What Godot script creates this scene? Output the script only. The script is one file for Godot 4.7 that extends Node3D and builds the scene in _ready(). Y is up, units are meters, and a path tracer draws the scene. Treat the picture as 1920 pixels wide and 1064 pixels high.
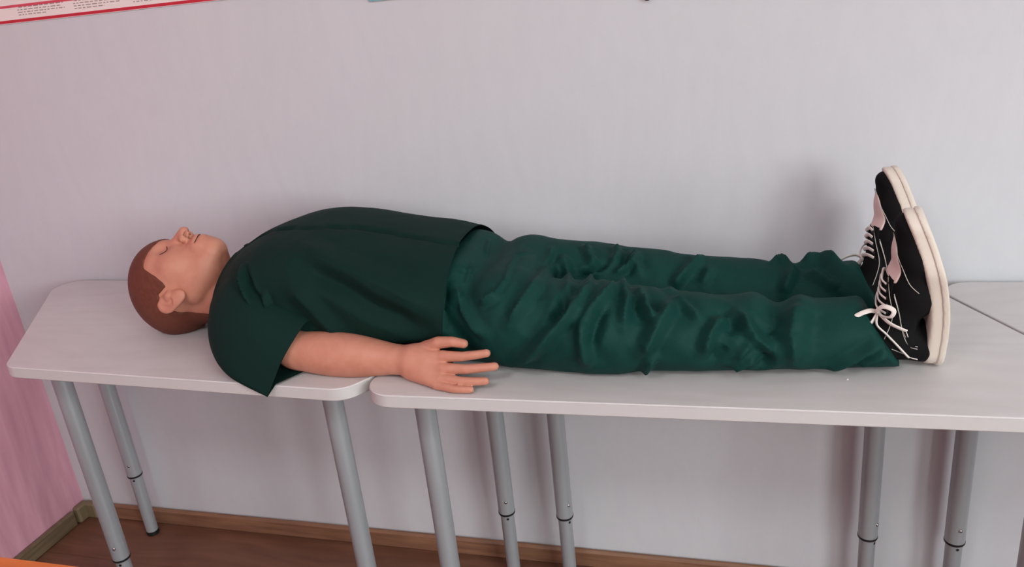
extends Node3D

# ------------------------------------------------------------------ constants
const TY := 0.842                     # height of the table tops
const MO := Vector3(-0.13, 0.842, 0.30)   # the mannequin's base
var M := {}

# ------------------------------------------------------------------ naming helpers
var used := {}
func numbered(called: String) -> String:
	if not used.has(called):
		used[called] = 0
		return called
	used[called] += 1
	return "%s_%03d" % [called, used[called]]

func tag(o: Node, label: String, category: String, group := "") -> void:
	o.set_meta("label", label)
	o.set_meta("category", category)
	if group != "":
		o.set_meta("group", group)

func thing(called: String, label: String, category: String, at: Vector3, group := "") -> Node3D:
	var o := Node3D.new()
	o.name = numbered(called)
	add_child(o)
	o.position = at
	tag(o, label, category, group)
	return o

func part(called: String, mesh: Mesh, mat: Material, parent: Node, at := Vector3.ZERO) -> MeshInstance3D:
	var o := MeshInstance3D.new()
	o.name = called
	o.mesh = mesh
	o.material_override = mat
	o.position = at
	o.cast_shadow = GeometryInstance3D.SHADOW_CASTING_SETTING_ON
	parent.add_child(o, true)
	return o

func struct(called: String, mesh: Mesh, mat: Material, at := Vector3.ZERO) -> MeshInstance3D:
	var o := part(called, mesh, mat, self, at)
	o.set_meta("kind", "structure")
	return o

# ------------------------------------------------------------------ mesh helpers
func make(v: PackedVector3Array, n: PackedVector3Array, idx: PackedInt32Array, uv := PackedVector2Array()) -> ArrayMesh:
	var a := []
	a.resize(Mesh.ARRAY_MAX)
	a[Mesh.ARRAY_VERTEX] = v
	a[Mesh.ARRAY_NORMAL] = n
	a[Mesh.ARRAY_INDEX] = idx
	if uv.size() == v.size():
		a[Mesh.ARRAY_TEX_UV] = uv
	var m := ArrayMesh.new()
	m.add_surface_from_arrays(Mesh.PRIMITIVE_TRIANGLES, a)
	return m

func smooth_normals(v: PackedVector3Array, idx: PackedInt32Array) -> PackedVector3Array:
	var n := PackedVector3Array()
	n.resize(v.size())
	for i in range(0, idx.size(), 3):
		var a := idx[i]
		var b := idx[i + 1]
		var c := idx[i + 2]
		var f := (v[c] - v[a]).cross(v[b] - v[a])
		n[a] += f
		n[b] += f
		n[c] += f
	for i in n.size():
		n[i] = n[i].normalized()
	return n

# a box with chamfered edges
func box(size: Vector3, ch := 0.0) -> ArrayMesh:
	var st := SurfaceTool.new()
	st.begin(Mesh.PRIMITIVE_TRIANGLES)
	st.set_smooth_group(-1)
	var h := size * 0.5
	var e := minf(ch, minf(h.x, minf(h.y, h.z)) * 0.9)
	var faces := []
	for ax in 3:
		for s in [-1.0, 1.0]:
			var u := (ax + 1) % 3
			var w := (ax + 2) % 3
			var q := []
			for c in [[-1, -1], [1, -1], [1, 1], [-1, 1]]:
				var p := Vector3.ZERO
				p[ax] = s * h[ax]
				p[u] = c[0] * (h[u] - e)
				p[w] = c[1] * (h[w] - e)
				q.append(p)
			faces.append(q)
	if e > 0.0:
		for ax in 3:
			var u := (ax + 1) % 3
			var w := (ax + 2) % 3
			for su in [-1.0, 1.0]:
				for sw in [-1.0, 1.0]:
					var a := Vector3.ZERO
					a[u] = su * h[u]
					a[w] = sw * (h[w] - e)
					var b := Vector3.ZERO
					b[u] = su * (h[u] - e)
					b[w] = sw * h[w]
					var q := []
					for c in [[a, -1], [a, 1], [b, 1], [b, -1]]:
						var p: Vector3 = c[0]
						p[ax] = c[1] * (h[ax] - e)
						q.append(p)
					faces.append(q)
		for sx in [-1.0, 1.0]:
			for sy in [-1.0, 1.0]:
				for sz in [-1.0, 1.0]:
					faces.append([Vector3(sx * h.x, sy * (h.y - e), sz * (h.z - e)), Vector3(sx * (h.x - e), sy * h.y, sz * (h.z - e)), Vector3(sx * (h.x - e), sy * (h.y - e), sz * h.z)])
	for q in faces:
		var mid := Vector3.ZERO
		for p in q:
			mid += p
		var nn: Vector3 = (q[2] - q[0]).cross(q[1] - q[0])
		if nn.dot(mid) < 0:
			q.reverse()
		for k in range(1, q.size() - 1):
			for p in [q[0], q[k], q[k + 1]]:
				st.add_vertex(p)
	st.generate_normals()
	return st.commit()

# a solid of revolution about y; profile of Vector2(radius, y) from bottom to top
func lathe(prof: Array, seg := 32, hard := true) -> ArrayMesh:
	var st := SurfaceTool.new()
	st.begin(Mesh.PRIMITIVE_TRIANGLES)
	for k in range(prof.size() - 1):
		st.set_smooth_group(k + 1 if hard else 1)
		var p0: Vector2 = prof[k]
		var p1: Vector2 = prof[k + 1]
		for i in seg:
			var a := TAU * i / seg
			var b := TAU * (i + 1) / seg
			var v00 := Vector3(cos(a) * p0.x, p0.y, sin(a) * p0.x)
			var v01 := Vector3(cos(b) * p0.x, p0.y, sin(b) * p0.x)
			var v10 := Vector3(cos(a) * p1.x, p1.y, sin(a) * p1.x)
			var v11 := Vector3(cos(b) * p1.x, p1.y, sin(b) * p1.x)
			if p0.x > 0.00001:
				st.add_vertex(v00); st.add_vertex(v01); st.add_vertex(v10)
			if p1.x > 0.00001:
				st.add_vertex(v01); st.add_vertex(v11); st.add_vertex(v10)
	st.generate_normals()
	return st.commit()

# a tube (flat ribbon when flat < 1) along points
func tube(pts: Array, r: float, seg := 8, flat := 1.0, side := Vector3.UP, r_end := -1.0) -> ArrayMesh:
	var cv := Curve3D.new()
	for i in pts.size():
		var t := Vector3.ZERO
		if pts.size() > 2:
			var p0: Vector3 = pts[maxi(i - 1, 0)]
			var p1: Vector3 = pts[mini(i + 1, pts.size() - 1)]
			t = (p1 - p0) / 6.0
		cv.add_point(pts[i], -t, t)
	cv.bake_interval = maxf(r * 0.9, 0.0008)
	var bp := cv.get_baked_points()
	var v := PackedVector3Array()
	var idx := PackedInt32Array()
	var s := side
	var n := bp.size()
	for i in n:
		var d := (bp[mini(i + 1, n - 1)] - bp[maxi(i - 1, 0)]).normalized()
		s = (s - d * s.dot(d))
		if s.length() < 0.001:
			s = d.cross(Vector3(0.3, 0.5, 0.8))
		s = s.normalized()
		var o := d.cross(s)
		var rr := r if r_end < 0.0 else lerpf(r, r_end, float(i) / (n - 1))
		for k in seg:
			var a := TAU * k / seg
			v.append(bp[i] + o * cos(a) * rr + s * sin(a) * rr * flat)
	for i in n - 1:
		for k in seg:
			var a := i * seg + k
			var b := i * seg + (k + 1) % seg
			idx.append_array([a, b, a + seg, b, b + seg, a + seg])
	var c0 := v.size()
	v.append(bp[0]); v.append(bp[n - 1])
	for k in seg:
		idx.append_array([c0, (k + 1) % seg, k, c0 + 1, (n - 1) * seg + k, (n - 1) * seg + (k + 1) % seg])
	var nn := smooth_normals(v, idx)
	if nn.size() > 0 and nn[0].dot(v[0] - bp[0]) < 0:
		for i in nn.size():
			nn[i] = -nn[i]
		for i in range(0, idx.size(), 3):
			var q := idx[i + 1]
			idx[i + 1] = idx[i + 2]
			idx[i + 2] = q
	return make(v, nn, idx)

# a sheet of rows x cols points, given a thickness; wrap closes the columns
func sheet(rows: Array, wrap: bool, thick: float, outward: Vector3, origin: Vector3) -> ArrayMesh:
	var nr := rows.size()
	var nc: int = rows[0].size()
	var v := PackedVector3Array()
	for r in rows:
		for p in r:
			v.append(p - origin)
	var idx := PackedInt32Array()
	var lastc := nc if wrap else nc - 1
	for i in nr - 1:
		for j in lastc:
			var a := i * nc + j
			var b := i * nc + (j + 1) % nc
			idx.append_array([a, b, a + nc, b, b + nc, a + nc])
	var n := smooth_normals(v, idx)
	# orient: the mean of n . (v - centre) must be positive
	var cen := outward - origin
	var s := 0.0
	for i in v.size():
		s += n[i].dot((v[i] - cen).normalized())
	if s < 0:
		for i in n.size():
			n[i] = -n[i]
	else:
		pass
	var flip := s < 0
	var base := v.size()
	var v2 := PackedVector3Array(v)
	var n2 := PackedVector3Array(n)
	for i in base:
		v2.append(v[i] - n[i] * thick)
		n2.append(-n[i])
	var id2 := PackedInt32Array()
	for i in range(0, idx.size(), 3):
		var a := idx[i]
		var b := idx[i + 1]
		var c := idx[i + 2]
		if flip:
			var t := b
			b = c
			c = t
		id2.append_array([a, b, c, a + base, c + base, b + base])
	# rims at the first and last row
	for row in [0, nr - 1]:
		for j in lastc:
			var a: int = row * nc + j
			var b: int = row * nc + (j + 1) % nc
			id2.append_array([a, b, a + base, b, b + base, a + base])
	if not wrap:
		for col in [0, nc - 1]:
			for i in nr - 1:
				var a: int = i * nc + col
				var b: int = (i + 1) * nc + col
				id2.append_array([a, b, a + base, b, b + base, a + base])
	return make(v2, n2, id2)

# ------------------------------------------------------------------ distance fields
func smin(a: float, b: float, k: float) -> float:
	var h := maxf(k - absf(a - b), 0.0) / k
	return minf(a, b) - h * h * k * 0.25

func smax(a: float, b: float, k: float) -> float:
	var h := maxf(k - absf(a - b), 0.0) / k
	return maxf(a, b) + h * h * k * 0.25

func cap(p: Vector3, a: Vector3, b: Vector3, ra: float, rb: float) -> float:
	var ab := b - a
	var t := clampf((p - a).dot(ab) / ab.length_squared(), 0.0, 1.0)
	return (p - a - ab * t).length() - lerpf(ra, rb, t)

func ell(p: Vector3, c: Vector3, r: Vector3) -> float:
	var q := (p - c) / r
	var k0 := q.length()
	var k1 := (q / r).length()
	return k0 * (k0 - 1.0) / maxf(k1, 0.0001)

# surface nets; only blocks near the surface are visited. Returns [vertices, indices]
func net(f: Callable, lo: Vector3, hi: Vector3, cell: float, safety := 1.3) -> Array:
	const B := 6
	var nx := int(ceil((hi.x - lo.x) / cell / B)) * B
	var ny := int(ceil((hi.y - lo.y) / cell / B)) * B
	var nz := int(ceil((hi.z - lo.z) / cell / B)) * B
	var px := nx + 1
	var py := ny + 1
	var pz := nz + 1
	var val := PackedFloat32Array()
	val.resize(px * py * pz)
	val.fill(1e9)
	var half := B * cell * 0.5
	var reach := half * 1.7321 * safety
	var blocks := []
	for bx in range(0, nx, B):
		for by in range(0, ny, B):
			for bz in range(0, nz, B):
				var c := lo + Vector3(bx, by, bz) * cell + Vector3(half, half, half)
				var d: float = f.call(c)
				if absf(d) > reach:
					continue
				blocks.append(Vector3i(bx, by, bz))
				for i in range(bx, bx + B + 1):
					for j in range(by, by + B + 1):
						var row := (i * py + j) * pz
						for k in range(bz, bz + B + 1):
							if val[row + k] > 1e8:
								val[row + k] = f.call(lo + Vector3(i, j, k) * cell)
	var vid := PackedInt32Array()
	vid.resize(px * py * pz)
	vid.fill(-1)
	var v := PackedVector3Array()
	var idx := PackedInt32Array()
	var sy := pz
	var sx := py * pz
	var off := PackedInt32Array([0, sx, sy, sx + sy, 1, sx + 1, sy + 1, sx + sy + 1])
	var co := [Vector3(0, 0, 0), Vector3(1, 0, 0), Vector3(0, 1, 0), Vector3(1, 1, 0), Vector3(0, 0, 1), Vector3(1, 0, 1), Vector3(0, 1, 1), Vector3(1, 1, 1)]
	var edges := [[0, 1], [2, 3], [4, 5], [6, 7], [0, 2], [1, 3], [4, 6], [5, 7], [0, 4], [1, 5], [2, 6], [3, 7]]
	var d8 := PackedFloat32Array()
	d8.resize(8)
	for b in blocks:
		for i in range(b.x, b.x + B):
			for j in range(b.y, b.y + B):
				for k in range(b.z, b.z + B):
					var at := (i * py + j) * pz + k
					var neg := 0
					for q in 8:
						d8[q] = val[at + off[q]]
						if d8[q] < 0.0:
							neg += 1
					if neg == 0 or neg == 8:
						continue
					var s := Vector3.ZERO
					var cnt := 0
					for e in edges:
						var a := d8[e[0]]
						var c2 := d8[e[1]]
						if (a < 0.0) != (c2 < 0.0):
							s += (co[e[0]] as Vector3).lerp(co[e[1]], a / (a - c2))
							cnt += 1
					vid[at] = v.size()
					v.append(lo + (Vector3(i, j, k) + s / cnt) * cell)
	for b in blocks:
		for i in range(b.x, b.x + B):
			for j in range(b.y, b.y + B):
				for k in range(b.z, b.z + B):
					var at := (i * py + j) * pz + k
					if vid[at] < 0:
						continue
					var s0 := val[at] < 0.0
					if j > 0 and k > 0 and s0 != (val[at + sx] < 0.0):
						_quad(idx, vid[at], vid[at - sy], vid[at - sy - 1], vid[at - 1], s0)
					if i > 0 and k > 0 and s0 != (val[at + sy] < 0.0):
						_quad(idx, vid[at], vid[at - 1], vid[at - sx - 1], vid[at - sx], s0)
					if i > 0 and j > 0 and s0 != (val[at + 1] < 0.0):
						_quad(idx, vid[at], vid[at - sx], vid[at - sx - sy], vid[at - sy], s0)
	return [v, idx]

func _quad(idx: PackedInt32Array, a: int, b: int, c: int, d: int, s: bool) -> void:
	if a < 0 or b < 0 or c < 0 or d < 0:
		return
	if s:
		idx.append_array([a, c, b, a, d, c])
	else:
		idx.append_array([a, b, c, a, c, d])

func net_mesh(g: Array, origin: Vector3) -> ArrayMesh:
	var v: PackedVector3Array = g[0]
	var w := PackedVector3Array()
	for p in v:
		w.append(p - origin)
	return make(w, smooth_normals(w, g[1]), g[1])

func joined(list: Array) -> Array:
	var v := PackedVector3Array()
	var idx := PackedInt32Array()
	for g in list:
		var b := v.size()
		v.append_array(g[0])
		for i in g[1]:
			idx.append(i + b)
	return [v, idx]

func mirrored(g: Array, z0: float) -> Array:
	var v := PackedVector3Array()
	for p in g[0]:
		v.append(Vector3(p.x, p.y, 2.0 * z0 - p.z))
	var idx := PackedInt32Array(g[1])
	for i in range(0, idx.size(), 3):
		var q := idx[i + 1]
		idx[i + 1] = idx[i + 2]
		idx[i + 2] = q
	return [v, idx]

# ------------------------------------------------------------------ materials
func noise_tex(freq: float, w: int, h: int, ramp: Array, seed_ := 1, oct := 4, stretch := Vector2.ONE) -> ImageTexture:
	var n := FastNoiseLite.new()
	n.seed = seed_
	n.noise_type = FastNoiseLite.TYPE_SIMPLEX
	n.frequency = freq
	n.fractal_octaves = oct
	var im := Image.create(w, h, true, Image.FORMAT_RGB8)
	for y in h:
		for x in w:
			# a torus walk keeps the texture seamless
			var ax := TAU * x / w
			var ay := TAU * y / h
			var rx := w / TAU * stretch.x
			var ry := h / TAU * stretch.y
			var t := clampf(n.get_noise_3d(cos(ax) * rx + cos(ay) * ry * 0.7, sin(ax) * rx + 31.0, sin(ay) * ry + cos(ay) * ry * 0.7) * 0.5 + 0.5, 0.0, 1.0)
			var c: Color = (ramp[0] as Color).lerp(ramp[1], t)
			im.set_pixel(x, y, c)
	im.generate_mipmaps()
	return ImageTexture.create_from_image(im)

func mat(c: Color, rough: float, metal := 0.0, spec := 0.5) -> StandardMaterial3D:
	var m := StandardMaterial3D.new()
	m.albedo_color = c
	m.roughness = rough
	m.metallic = metal
	m.metallic_specular = spec
	return m

func tri(m: StandardMaterial3D, tex: Texture2D, scale: Vector3, world := true) -> StandardMaterial3D:
	m.albedo_texture = tex
	m.uv1_triplanar = true
	m.uv1_world_triplanar = world
	m.uv1_scale = scale
	return m

func c8(r: int, g: int, b: int) -> Color:
	return Color(r / 255.0, g / 255.0, b / 255.0)

func make_materials() -> void:
	var white := Color(1, 1, 1)
	M.wall = tri(mat(c8(209, 209, 214), 0.85, 0.0, 0.3), noise_tex(0.05, 256, 256, [c8(250, 250, 251), white], 3, 5, Vector2(1.0, 0.35)), Vector3(1.6, 1.6, 1.6))
	M.wall_pink = tri(mat(c8(234, 176, 192), 0.8, 0.0, 0.3), noise_tex(0.05, 256, 256, [c8(226, 216, 222), white], 4, 4, Vector2(1.0, 0.25)), Vector3(2.0, 0.8, 2.0))
	M.wall_dull = mat(c8(150, 146, 142), 0.85, 0.0, 0.3)
	M.ceiling = mat(c8(235, 235, 235), 0.9)
	M.table = tri(mat(c8(211, 206, 207), 0.42, 0.0, 0.4), noise_tex(0.03, 512, 256, [c8(243, 242, 241), white], 5, 5, Vector2(0.25, 2.2)), Vector3(1.5, 1.5, 1.5))
	M.edge = mat(c8(200, 196, 196), 0.5, 0.0, 0.4)
	M.leg = mat(c8(164, 167, 172), 0.38, 0.25, 0.5)
	M.black = mat(c8(20, 20, 22), 0.5)
	M.steel = mat(c8(190, 190, 190), 0.25, 1.0)
	M.plank = []
	for k in 4:
		var dark: Color = [c8(96, 62, 48), c8(104, 68, 53), c8(90, 57, 45), c8(100, 66, 52)][k]
		var lite: Color = [c8(128, 88, 68), c8(134, 93, 73), c8(121, 82, 64), c8(131, 92, 74)][k]
		M.plank.append(tri(mat(white, 0.42, 0.0, 0.4), noise_tex(0.04, 256, 256, [dark, lite], 10 + k, 5, Vector2(0.25, 2.5)), Vector3(1.3, 1.3, 1.3)))
	M.floor_base = mat(c8(60, 42, 34), 0.8)
	M.baseboard = tri(mat(white, 0.45, 0.0, 0.4), noise_tex(0.04, 256, 256, [c8(112, 78, 60), c8(158, 116, 90)], 20, 5, Vector2(0.25, 3.0)), Vector3(1.6, 1.6, 1.6))
	M.baseboard_left = tri(mat(white, 0.45, 0.0, 0.4), noise_tex(0.04, 256, 256, [c8(96, 80, 62), c8(130, 112, 88)], 21, 5, Vector2(0.25, 3.0)), Vector3(1.6, 1.6, 1.6))
	M.corner = mat(c8(122, 106, 80), 0.5)
	M.orange = tri(mat(c8(222, 122, 62), 0.45, 0.0, 0.4), noise_tex(0.03, 256, 256, [c8(225, 215, 205), white], 22, 4, Vector2(0.25, 2.2)), Vector3(1.5, 1.5, 1.5))
	M.skin = tri(mat(c8(202, 141, 120), 0.5, 0.0, 0.45), noise_tex(0.02, 256, 256, [c8(238, 222, 216), white], 23, 3), Vector3(6, 6, 6), false)
	M.hair = tri(mat(c8(112, 62, 48), 0.6, 0.0, 0.35), noise_tex(0.05, 256, 256, [c8(214, 208, 206), white], 24, 4), Vector3(6, 6, 6), false)
	M.slit = mat(c8(58, 26, 22), 0.6)
	M.shirt = tri(mat(c8(13, 42, 37), 0.75, 0.0, 0.25), noise_tex(0.12, 256, 256, [c8(226, 226, 226), white], 25, 3), Vector3(9, 9, 9), false)
	M.trousers = tri(mat(c8(17, 60, 55), 0.66, 0.0, 0.25), noise_tex(0.12, 256, 256, [c8(226, 226, 226), white], 26, 3), Vector3(9, 9, 9), false)
	for m in [M.shirt, M.trousers]:
		m.rim_enabled = true
		m.rim = 0.06
		m.rim_tint = 0.8
	M.thread = mat(c8(196, 190, 182), 0.7)
	M.green_thread = mat(c8(50, 110, 98), 0.7)
	M.shoe = tri(mat(c8(24, 23, 25), 0.85, 0.0, 0.25), noise_tex(0.15, 256, 256, [c8(200, 200, 200), white], 27, 3), Vector3(12, 12, 12), false)
	M.canvas = mat(c8(226, 200, 194), 0.75)
	M.sole = mat(c8(216, 204, 192), 0.55)
	M.lace = mat(c8(232, 222, 216), 0.8)
	M.paper = mat(c8(240, 228, 222), 0.6)
	M.frame = mat(c8(238, 238, 238), 0.4)
	var gl := mat(Color(0.9, 0.95, 1.0, 0.06), 0.02)
	gl.transparency = BaseMaterial3D.TRANSPARENCY_ALPHA
	M.glass = gl

# ------------------------------------------------------------------ room
const XL := -1.725
const XR := 3.6
const ZF := 5.6
const HC := 2.85

func build_room() -> void:
	var t := 0.15
	var wx := XR - XL
	# floor: laminate boards on a base
	var fl := struct("floor", box(Vector3(wx + 2 * t, 0.1, ZF + 2 * t)), M.floor_base, Vector3((XL + XR) / 2, -0.058, ZF / 2))
	var bw := 0.193
	var bl := 1.29
	var shared := {}
	var row := 0
	var z := 0.0
	while z < ZF:
		var w := minf(bw, ZF - z)
		var x := XL - bl * fposmod(row * 0.37, 1.0)
		while x < XR:
			var x0 := maxf(x, XL)
			var x1 := minf(x + bl, XR)
			if x1 - x0 > 0.02:
				var key := "%.2f %.2f" % [x1 - x0, w]
				if not shared.has(key):
					shared[key] = box(Vector3(x1 - x0 - 0.001, 0.008, w - 0.001), 0.0012)
				part("plank", shared[key], M.plank[(row * 3 + int(floor(x * 1.7)) + 40) % 4], fl, Vector3((x0 + x1) / 2, 0.058 - 0.004, z + w / 2) - Vector3((XL + XR) / 2, 0, ZF / 2))
			x += bl
		z += bw
		row += 1
	struct("ceiling", box(Vector3(wx + 2 * t, t, ZF + 2 * t)), M.ceiling, Vector3((XL + XR) / 2, HC + t / 2, ZF / 2))
	struct("wall_back", box(Vector3(wx + 2 * t, HC, t)), M.wall, Vector3((XL + XR) / 2, HC / 2, -t / 2))
	struct("wall_left", box(Vector3(t, HC, ZF)), M.wall_pink, Vector3(XL - t / 2, HC / 2, ZF / 2))
	struct("wall_front", box(Vector3(wx + 2 * t, HC, t)), M.wall_dull, Vector3((XL + XR) / 2, HC / 2, ZF + t / 2))
	# right wall with its two window openings
	var y0 := 1.0
	var y1 := 2.65
	var zs := [0.0, 2.35, 3.95, 4.35, 5.35, ZF]
	var wr := struct("wall_right", box(Vector3(t, y0, ZF)), M.wall, Vector3(XR + t / 2, y0 / 2, ZF / 2))
	part("upper_wall", box(Vector3(t, HC - y1, ZF)), M.wall, wr, Vector3(0, (HC + y1) / 2 - y0 / 2, 0))
	for k in [0, 2, 4]:
		part("pier", box(Vector3(t, y1 - y0, zs[k + 1] - zs[k])), M.wall, wr, Vector3(0, (y1 + y0) / 2 - y0 / 2, (zs[k] + zs[k + 1]) / 2 - ZF / 2))
	for k in [1, 3]:
		var w: float = zs[k + 1] - zs[k]
		var zc: float = (zs[k] + zs[k + 1]) / 2
		var wn := struct("window_1" if k == 1 else "window_2", box(Vector3(0.3, 0.03, w + 0.1), 0.005), M.frame, Vector3(XR - 0.02, y0 + 0.016, zc))
		var fr := 0.05
		for s in [-1, 1]:
			part("frame_stile", box(Vector3(0.06, y1 - y0, fr), 0.004), M.frame, wn, Vector3(0.1, (y1 - y0) / 2, s * (w / 2 - fr / 2)))
			part("frame_rail", box(Vector3(0.06, fr, w - 2 * fr), 0.004), M.frame, wn, Vector3(0.1, (fr / 2 + 0.016 if s < 0 else y1 - y0 - fr / 2 - 0.016), 0))
			part("pane", box(Vector3(0.006, y1 - y0 - 0.13, w / 2 - fr - 0.025)), M.glass, wn, Vector3(0.1, (y1 - y0) / 2, s * (w / 4)))
		part("mullion", box(Vector3(0.06, y1 - y0 - 0.13, 0.05), 0.004), M.frame, wn, Vector3(0.1, (y1 - y0) / 2, 0))
	# baseboards
	var bh := 0.055
	struct("baseboard_back", box(Vector3(wx - 0.05, bh, 0.018), 0.006), M.baseboard, Vector3((XL + XR) / 2 + 0.02, bh / 2, 0.0095))
	struct("baseboard_left", box(Vector3(0.018, bh, ZF - 0.06), 0.006), M.baseboard_left, Vector3(XL + 0.0095, bh / 2, ZF / 2 + 0.03))
	var cr := struct("trim_1", box(Vector3(0.026, bh + 0.003, 0.05), 0.006), M.corner, Vector3(XL + 0.013, bh / 2 + 0.0016, 0.03))
	part("corner_cap", box(Vector3(0.045, bh + 0.003, 0.026), 0.006), M.corner, cr, Vector3(0.028, 0, -0.017))

func build_ceiling_lamps() -> void:
	M.lamp = mat(Color(1, 1, 1), 0.5)
	M.lamp.emission_enabled = true
	M.lamp.emission = Color(0.97, 1.0, 0.99)
	M.lamp.emission_energy_multiplier = 1.5
	var n := 0
	for x in [-0.5, 1.7]:
		var o := thing("ceiling_lamp", ["square white ceiling lamp nearest the pink wall", "square white ceiling lamp nearest the window"][n], "lamp", Vector3(x, HC - 0.04, 2.5), "ceiling lamps")
		n += 1
		part("housing", box(Vector3(0.62, 0.036, 0.62), 0.006), M.frame, o, Vector3(0, 0.02, 0))
		part("diffuser", box(Vector3(0.56, 0.006, 0.56), 0.002), M.lamp, o, Vector3(0, -0.001, 0))
		var l := AreaLight3D.new()
		l.name = "lamp_light"
		l.area_size = Vector2(0.56, 0.56)
		l.light_color = Color(0.97, 1.0, 0.99)
		l.light_energy = 2.0
		l.area_range = 12.0
		l.shadow_enabled = true
		l.position = Vector3(0, -0.008, 0)
		l.rotation = Vector3(-PI / 2, 0, 0)
		o.add_child(l)

# ------------------------------------------------------------------ tables
# rounded polygon (counter-clockwise seen from above) in x, z
func rounded(poly: Array, rad: float) -> PackedVector2Array:
	var out := PackedVector2Array()
	var n := poly.size()
	for i in n:
		var p: Vector2 = poly[i]
		var a: Vector2 = (poly[(i + n - 1) % n] - p).normalized()
		var b: Vector2 = (poly[(i + 1) % n] - p).normalized()
		var half := acos(clampf(a.dot(b), -1, 1)) / 2
		var d := rad / tan(half)
		var c := p + (a + b).normalized() * rad / sin(half)
		var s := p + a * d - c
		var e := p + b * d - c
		var ang := s.angle_to(e)
		for k in 13:
			out.append(c + s.rotated(ang * k / 12.0))
	return out

func slab(poly: PackedVector2Array, y1: float, thick: float, bev: float, origin: Vector3) -> ArrayMesh:
	var st := SurfaceTool.new()
	st.begin(Mesh.PRIMITIVE_TRIANGLES)
	var inner := PackedVector2Array()
	var n := poly.size()
	var cen := Vector2.ZERO
	for p in poly:
		cen += p / n
	for i in n:
		var t := (poly[(i + 1) % n] - poly[(i + n - 1) % n]).normalized()
		var o := Vector2(t.y, -t.x)
		if o.dot(poly[i] - cen) < 0:
			o = -o
		inner.append(poly[i] - o * bev)
	var rings := [[inner, y1], [poly, y1 - bev], [poly, y1 - thick + bev], [inner, y1 - thick]]
	for r in 3:
		for i in n:
			var j := (i + 1) % n
			var q := []
			for e in [[r, i], [r, j], [r + 1, j], [r + 1, i]]:
				var pp: Vector2 = rings[e[0]][0][e[1]]
				q.append(Vector3(pp.x, rings[e[0]][1], pp.y) - origin)
			st.set_smooth_group(r + 1)
			var mid: Vector3 = (q[0] + q[2]) / 2 + origin
			var nn: Vector3 = (q[2] - q[0]).cross(q[1] - q[0])
			if nn.dot(Vector3(mid.x - cen.x, mid.y - y1 + thick / 2, mid.z - cen.y)) < 0:
				q.reverse()
			for e in [0, 1, 2, 0, 2, 3]:
				st.add_vertex(q[e])
	var tr := Geometry2D.triangulate_polygon(inner)
	for r in [[0, y1, 5], [1, y1 - thick, 6]]:
		st.set_smooth_group(r[2])
		for i in range(0, tr.size(), 3):
			var q := []
			for e in 3:
				var pp := inner[tr[i + e]]
				q.append(Vector3(pp.x, r[1], pp.y) - origin)
			var nn: Vector3 = (q[2] - q[0]).cross(q[1] - q[0])
			if (nn.y < 0) == (r[0] == 0):
				q.reverse()
			for e in q:
				st.add_vertex(e)
	st.generate_normals()
	return st.commit()

var leg_meshes := {}
func table_leg(parent: Node3D, x: float, z: float, bolt: float) -> void:
	if leg_meshes.is_empty():
		leg_meshes.up = lathe([Vector2(0, 0.222), Vector2(0.0215, 0.222), Vector2(0.0215, 0.816), Vector2(0, 0.816)])
		leg_meshes.low = lathe([Vector2(0, 0.012), Vector2(0.0165, 0.012), Vector2(0.018, 0.014), Vector2(0.018, 0.222), Vector2(0, 0.222)])
		leg_meshes.ring = lathe([Vector2(0.0, 0.2165), Vector2(0.0215, 0.2165), Vector2(0.0223, 0.2185), Vector2(0.0223, 0.2225), Vector2(0.0, 0.2225)])
		leg_meshes.foot = lathe([Vector2(0, 0.0), Vector2(0.018, 0.0), Vector2(0.0192, 0.002), Vector2(0.0192, 0.0125), Vector2(0, 0.0125)])
		leg_meshes.bolt = lathe([Vector2(0.0045, 0), Vector2(0.0042, 0.0015), Vector2(0.003, 0.0028), Vector2(0, 0.0032)], 12, false)
		leg_meshes.hole = lathe([Vector2(0.0035, 0), Vector2(0.0035, 0.0006), Vector2(0, 0.0006)], 12)
		leg_meshes.flange = lathe([Vector2(0, 0.8), Vector2(0.034, 0.8), Vector2(0.036, 0.803), Vector2(0.036, 0.8155), Vector2(0, 0.8155)])
	var o := Vector3(x, 0, z) - parent.position
	var l := part("leg", leg_meshes.up, M.leg, parent, o)
	part("lower_tube", leg_meshes.low, M.leg, l)
	part("black_ring", leg_meshes.ring, M.black, l)
	part("foot_cap", leg_meshes.foot, M.black, l)
	var bo := part("bolt", leg_meshes.bolt, M.steel, l)
	var bd := Vector3(sin(bolt), 0, cos(bolt))
	var q := Quaternion(Vector3.UP, bd)
	bo.transform = Transform3D(Basis(q), bd * 0.0212 + Vector3(0, 0.262, 0))
	var ho := part("bolt_hole", leg_meshes.hole, M.black, l)
	ho.transform = Transform3D(Basis(q), bd * 0.0178 + Vector3(0, 0.207, 0))

func table(poly: Array, legs: Array, label: String, bolt: float) -> void:
	var c := Vector2.ZERO
	for p in poly:
		c += p / poly.size()
	var t := thing("trapezoid_table", label, "table", Vector3(c.x, 0, c.y), "trapezoid school tables")
	var rp := rounded(poly, 0.055)
	part("tabletop", slab(rp, TY, 0.026, 0.0015, t.position), M.table, t)
	part("edge_band", edge_strip(rp, TY - 0.0025, TY - 0.0235, t.position), M.edge, t)
	for l in legs:
		table_leg(t, l.x, l.y, bolt)

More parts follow.
